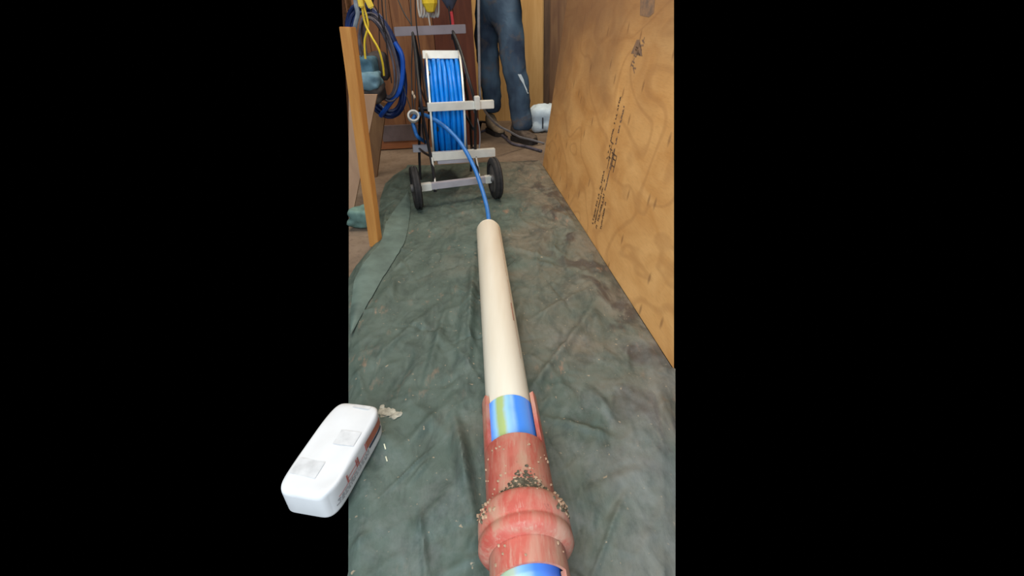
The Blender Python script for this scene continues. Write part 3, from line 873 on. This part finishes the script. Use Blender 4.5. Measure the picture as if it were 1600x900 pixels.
for s in (-1, 1):
    # bearing arms from the side frames to the drum axle
    e = dcen + dax * (s * .15)
    bm = bmesh.new(); tube(bm, [e, tplane(*( (659, 170, YF) if s < 0 else (743, 170, YF)))], .008, 8); tube(bm, [e, tplane(*((656, 160, .5) if s < 0 else (733, 170, .5)))], .008, 8)
    tobj('bearing_arm', bm, M['black'], tr, True)
# hose windings: separate turns, two visible layers
HR = .0125
nrow = 7
for layer, (rad, cnt) in enumerate(((DR - .055, 7), (DR - .035, 7))):
    for k in range(cnt):
        off = (k - (cnt - 1) / 2) * (DW - .03) / (cnt - 1) + (.003 if layer else -.006) + random.uniform(-.002, .002)
        pts = []
        ph = random.uniform(0, 6)
        for q in range(56):
            a = 2 * math.pi * q / 56
            rr_ = rad + .004 * math.sin(2 * a + ph)
            pts.append(dcen + dax * (off + .006 * math.sin(a + ph * .3) + .003 * math.sin(3 * a + ph)) + (math.cos(a) * UP + math.sin(a) * dax.cross(UP)) * rr_)
        bm = bmesh.new(); tube(bm, pts, HR, 10, True); tobj('hose_turn', bm, M['bluehose'], tr, True)
# spacer across the top of the flanges
dtop = dcen + UP * (DR * .955) - dty * (DR * .22)
a_ = dtop - dax * (DW / 2 + .008); b_ = dtop + dax * (DW / 2 + .008)
bm = bmesh.new(); bar(bm, a_, b_, .012, .044, (UP * .93 + dty * .35).normalized(), .002); tobj('drum_spacer', bm, M['alu'])
# thin cables strapped along the right frame, dark guard
tframe('brake_cable', [(748, 240, YF + .05), (750, 215, YF + .06), (747, 190, YF + .06), (737, 165, YF + .1)], .004, M['greycable'])
tframe('brake_cable', [(662, 170, YF + .05), (660, 200, YF + .08), (664, 225, YF + .1)], .004, M['black'])

# lead hose: drum, ring, over the bars, into the white pipe
lead = thing('blue_hose', 'blue hose arching from the guide ring over the trolley bars into the white pipe', 'hose')
pend = wo + pdir * s_far
pts = [ad(665, 222, 2.86), ad(653, 214, 2.74), ad(648, 202, 2.73), ad(645, 188, 2.72), ad(651, 179, 2.71), ad(664, 180, 2.63), ad(684, 190, 2.55), ad(706, 208, 2.52), ad(724, 230, 2.49),
       ad(741, 262, 2.46), ad(752, 292, 2.42), ad(760, 320, 2.36), ad(763.5, 342, 2.28), wo + pdir * (s_far + .03) + UP * .01, wo + pdir * (s_far + .35)]
bm = bmesh.new(); tube(bm, spline(pts, 8), .0112, 10); obj('hose', bm, M['bluelead'], lead, True)

# ------------------------------------------------------------------ things hanging above the trolley
yk = 3.1
sk = thing('cable_skein', 'folded skein of white cable hanging above the hose drum', 'cable')
for i in range(7):
    x0 = 652 + i * 4.4; xx = [ay(x0 - 1, -40, yk + .01 * (i % 3)), ay(x0 + 1, 5, yk + .01 * (i % 3)), ay(x0 + 3, 20 + 4 * (i % 2), yk), ay(x0 + 5, 26, yk), ay(x0 + 7, 16, yk - .01), ay(x0 + 6, -40, yk - .02)]
    bm = bmesh.new(); tube(bm, spline(xx, 6), .0062, 8); obj('strand', bm, M['whitecable'], sk, True)
pl = thing('yellow_plug', 'yellow plug with a thin pale probe hanging before the white cable skein', 'plug')
c = ay(671, 2, yk - .07)
bm = bmesh.new(); lathe(bm, c, (0, 0, 1), [(-.055, .008), (-.05, .022), (-.01, .042), (.06, .046), (.16, .046), (.16, .004), (-.055, .002)], 8)
obj('body', bm, M['yellow'], pl)
bm = bmesh.new(); tube(bm, [ay(668, 14, yk - .07), ay(672, 40, yk - .07)], .0042, 8); obj('probe', bm, M['whitecable'], pl, True)
gp = thing('grey_plug', 'blue-grey plug with a red and black lead hanging right of the yellow plug', 'plug')
c = ay(702, -4, yk - .03)
bm = bmesh.new(); lathe(bm, c, (0, 0, 1), [(-.062, .006), (-.05, .020), (-.005, .047), (.05, .05), (.16, .05), (.16, .004), (-.062, .002)], 20); obj('body', bm, M['bluegrey'], gp, True)
bm = bmesh.new(); tube(bm, spline([ay(701, 10, yk - .06), ay(704, 30, yk - .06), ay(706, 50, yk - .06), ay(707, 62, yk - .06)], 5), .0062, 8); obj('black_lead', bm, M['cord'], gp, True)
bm = bmesh.new(); tube(bm, spline([ay(705, 18, yk - .075), ay(706.5, 28, yk - .075), ay(708, 41, yk - .075)], 5), .0085, 8); obj('red_sleeve', bm, M['red'], gp, True)
cable('grey_hose', [ay(748, -40, 3.3), ay(748, 40, 3.3), ay(749, 100, 3.3), ay(749.5, 138, 3.28), ay(752, 160, 3.3), ay(762, 180, 3.45), ay(778, 196, 3.6), ay(795, 205, 3.7), ay(812, 214, 3.8), ay(832, 219, 3.9), ay(850, 224, 3.95)], .0085, M['greycable'],
      'grey cable hanging in front of the person and trailing to the plywood sheet')
def floor_cable(pts, r, m, lab):
    P = [az(px, py, r - .010) for px, py in pts]
    return cable('floor_cable', P, r, m, lab, 'cable', 'cables on the floor')
floor_cable([(745, 208), (765, 203), (785, 212), (800, 224), (822, 229), (846, 236)], .011, M['slate'], 'dark slate cable lying on the floor by the boots')
floor_cable([(742, 190), (760, 191), (776, 200), (792, 214)], .010, M['cord'], 'black cable lying on the floor behind the trolley')
# dark crate low behind the trolley
# white plastic tub at the passage corner
ws = thing('plastic_sack', 'white and pale blue plastic sack on the floor by the plywood sheet', 'sack')
bp = az(845, 208)
so_ = soft('sack', (bp.x + .045, bp.y + .12, .105), .125, .07, .112, M['sack'], ws, 8, .16)
for v in so_.data.vertices:
    v.co += v.normal * (.010 * (1 - 2 * abs(noise.noise(v.co * 17))) + .006 * noise.noise(v.co * 40))
bm = bmesh.new()
for (x0, y0, x1, y1) in ((847, 184, 849, 201),):
    a = ay(x0, y0, bp.y + .03); b = ay(x1, y1, bp.y + .03)
    prism(bm, [(a.x, a.y, a.z), (b.x, a.y, a.z), (b.x, a.y, b.z), (a.x, a.y, b.z)], (0, .03, 0))
obj('printing', bm, M['print_dark'], ws)

# ------------------------------------------------------------------ person (seen from the waist down; the rest is above the frame)
YP, YQ = 4.10, 4.42
def skin_mesh(nodes, edges, root, sub=2):
    me = bpy.data.meshes.new('tmp'); me.from_pydata([n[0] for n in nodes], edges, [])
    o = bpy.data.objects.new('tmp', me); C.collection.objects.link(o)
    sm = o.modifiers.new('s', 'SKIN'); sm.use_smooth_shade = True
    for i, n in enumerate(nodes):
        r = n[1]; me.skin_vertices[0].data[i].radius = r if isinstance(r, tuple) else (r, r)
        me.skin_vertices[0].data[i].use_root = (i == root)
    ss = o.modifiers.new('u', 'SUBSURF'); ss.levels = sub; ss.render_levels = sub
    dg = bpy.context.evaluated_depsgraph_get()
    res = bpy.data.meshes.new_from_object(o.evaluated_get(dg))
    bpy.data.objects.remove(o); bpy.data.meshes.remove(me)
    return res
person = thing('person', 'person in dirty navy work trousers and dusty boots standing by the pale plywood', 'person')
ra_ = az(815, 214); la_ = az(768, 199)
def rq(px, py, y): return ay(px, py, y)
hip = (rq(791, 4, YP) + V((-.085, .10, 0)))
pel = V((hip.x, YP + .13, 1.02))
N = [(pel, (.165, .135)),
     (rq(793, 18, YP + .06), (.105, .12)), (rq(799, 62, YP), (.105, .118)), (rq(802, 104, YP - .03), (.098, .106)), (rq(809, 128, YP - .02), (.094, .102)), (rq(812, 160, YP), (.092, .098)), (rq(815, 192, YP), (.092, .10)), (rq(815.5, 205, YP), (.088, .095)),
     (rq(762, 18, YQ - .12), (.105, .12)), (rq(759, 62, YQ - .06), (.10, .115)), (rq(763, 104, YQ), (.094, .102)), (rq(767, 130, YQ), (.092, .098)), (rq(769, 158, YQ + .02), (.088, .094)), (rq(770, 178, YQ + .03), (.085, .09)),
     (pel + V((0, 0, .22)), (.155, .115)), (pel + V((0, .0, .42)), (.18, .12)), (pel + V((0, 0, .56)), (.13, .09)), (pel + V((.01, -.01, .66)), .06), (pel + V((.02, -.03, .74)), (.075, .085)), (pel + V((.02, -.035, .84)), (.078, .095)), (pel + V((.02, -.03, .91)), (.05, .06)),
     (pel + V((.21, 0, .50)), .062), (pel + V((.26, -.06, .26)), .052), (pel + V((.22, -.26, .12)), .042), (pel + V((.20, -.33, .11)), (.022, .042)),
     (pel + V((-.21, 0, .50)), .062), (pel + V((-.27, -.06, .26)), .052), (pel + V((-.20, -.26, .14)), .042), (pel + V((-.16, -.32, .13)), (.022, .042))]
E_ = [(0, 1), (1, 2), (2, 3), (3, 4), (4, 5), (5, 6), (6, 7), (0, 8), (8, 9), (9, 10), (10, 11), (11, 12), (12, 13), (0, 14), (14, 15), (15, 16), (16, 17), (17, 18), (18, 19), (19, 20),
      (15, 21), (21, 22), (22, 23), (23, 24), (15, 25), (25, 26), (26, 27), (27, 28)]
# fingers: five short chains rooted in each palm
for base, sgn in ((24, 1), (28, -1)):
    p0 = N[base][0]
    for f, (dx_, ln) in enumerate(((-.028, .062), (-.010, .075), (.010, .072), (.028, .058))):
        i0 = len(N)
        N.append((p0 + V((dx_, -.035, .0)), .009)); N.append((p0 + V((dx_, -.035 - ln * .5, -.006)), .0085)); N.append((p0 + V((dx_, -.035 - ln * .85, -.03)), .0075))
        E_ += [(base, i0), (i0, i0 + 1), (i0 + 1, i0 + 2)]
    i0 = len(N)
    N.append((p0 + V((-sgn * .045, .0, .0)), .011)); N.append((p0 + V((-sgn * .062, -.035, -.008)), .009)); E_ += [(base, i0), (i0, i0 + 1)]
me = skin_mesh(N, E_, 0)
me.name = 'body'
# cloth creases: small displacement along the normals
me.materials.clear()
for mm in (M['trousers'], M['jacket'], M['skin']): me.materials.append(mm)
for v in me.vertices:
    q = v.co
    if q.z < pel.z + .05:
        k = noise.noise(V((q.x * 9, q.y * 9, q.z * 13))) * .012 + noise.noise(V((q.x * 22, q.y * 22, q.z * 34))) * .005
        v.co = q + v.normal * k
for p in me.polygons:
    z = p.center.z; p.use_smooth = True
    hand = (p.center - N[24][0]).length < .13 or (p.center - N[28][0]).length < .13
    p.material_index = 2 if hand or z > pel.z + .64 else (0 if z < pel.z + .06 else 1)
body = bpy.data.objects.new('body', me); C.collection.objects.link(body); body.parent = person
# hair cap, face details
hc = pel + V((.02, -.035, .85))
bm = bmesh.new(); blob(bm, hc + V((0, .018, .022)), .1, (.80, .95, .95), .12, 3)
bmesh.ops.bisect_plane(bm, geom=bm.verts[:] + bm.edges[:] + bm.faces[:], plane_co=hc + V((0, -.03, -.01)), plane_no=(0, -.8, -.6), clear_outer=True)
obj('hair', bm, M['hair'], person, True)
bm = bmesh.new(); blob(bm, hc + V((0, -.10, -.02)), .016, (.8, 1, 1.3), .05, 2); obj('nose', bm, M['skin'], person, True)
for sx in (-1, 1):
    bm = bmesh.new(); blob(bm, hc + V((sx * .03, -.083, .0)), .011, (1, .6, .7), 0, 2); obj('eye', bm, M['bag'], person, True)
    bm = bmesh.new(); blob(bm, hc + V((sx * .08, 0, -.01)), .028, (.3, .7, 1.1), .05, 2); obj('ear', bm, M['skin'], person, True)
bm = bmesh.new(); blob(bm, hc + V((0, -.088, -.062)), .02, (1.2, .3, .3), 0, 2); obj('mouth', bm, plain('lips', (.35, .14, .11)), person, True)
# boots
def boot(c, ang, m, name='boot'):
    R2 = Matrix.Rotation(ang, 4, 'Z'); T = Matrix.Translation((c.x, c.y, 0)) @ R2
    bm = bmesh.new()
    secs = [(-.10, .030, .12), (-.075, .042, .16), (-.03, .046, .155), (.03, .044, .105), (.09, .050, .078), (.15, .046, .066), (.178, .028, .048)]
    ringz = []
    for (x, hw, hh) in secs:
        r = []
        for k in range(14):
            a = 2 * math.pi * k / 14
            yy = hw * math.copysign(abs(math.cos(a)) ** .7, math.cos(a)); zz = .022 + (hh - .022) * (.5 + .5 * math.copysign(abs(math.sin(a)) ** .7, math.sin(a)))
            r.append(bm.verts.new(T @ V((x, yy, zz))))
        ringz.append(r)
    for A, B in zip(ringz, ringz[1:]):
        for k in range(14): bm.faces.new((A[k], A[(k + 1) % 14], B[(k + 1) % 14], B[k]))
    bm.faces.new(ringz[0]); bm.faces.new(ringz[-1][::-1])
    b = obj(name, bm, m, person, True)
    bm = bmesh.new()
    outl = [T @ V((x, s * (hw + .004), -.010)) for s, seq in ((1, secs), (-1, secs[::-1])) for (x, hw, hh) in seq]
    prism(bm, outl, (0, 0, .036)); obj('sole', bm, M['sole'], b)
    return b
b1 = boot(V((ra_.x - .01, YP - .02, 0)), math.radians(-50), M['boot'])
b2 = boot(V((la_.x + .02, YQ + .02, 0)), math.radians(-65), M['tanboot']); b2['label'] = 'tan dusty work boot'
# reflective tape below the knee of the near leg
bm = bmesh.new()
tape = [(812, 116), (816, 124), (819, 132), (822, 139), (825, 146)]
def on_leg(px, py):
    o_, d_ = EYE, ray(px, py).normalized()
    ok, hit, nrm, idx = body.ray_cast(o_, d_)
    return (hit + nrm * .003) if ok else ay(px, py, YP - .05)
rows = []
bpy.context.view_layer.update()
for k, (px, py) in enumerate(tape):
    hw = 3.2 if k < 2 else 1.3
    rows.append([bm.verts.new(on_leg(px - hw, py)), bm.verts.new(on_leg(px, py)), bm.verts.new(on_leg(px + hw * .6, py))])
for A, B in zip(rows, rows[1:]):
    for k in range(2): bm.faces.new((A[k], A[k + 1], B[k + 1], B[k]))
obj('reflective_tape', bm, M['reflect'], person, True)
bpy.context.view_layer.update()
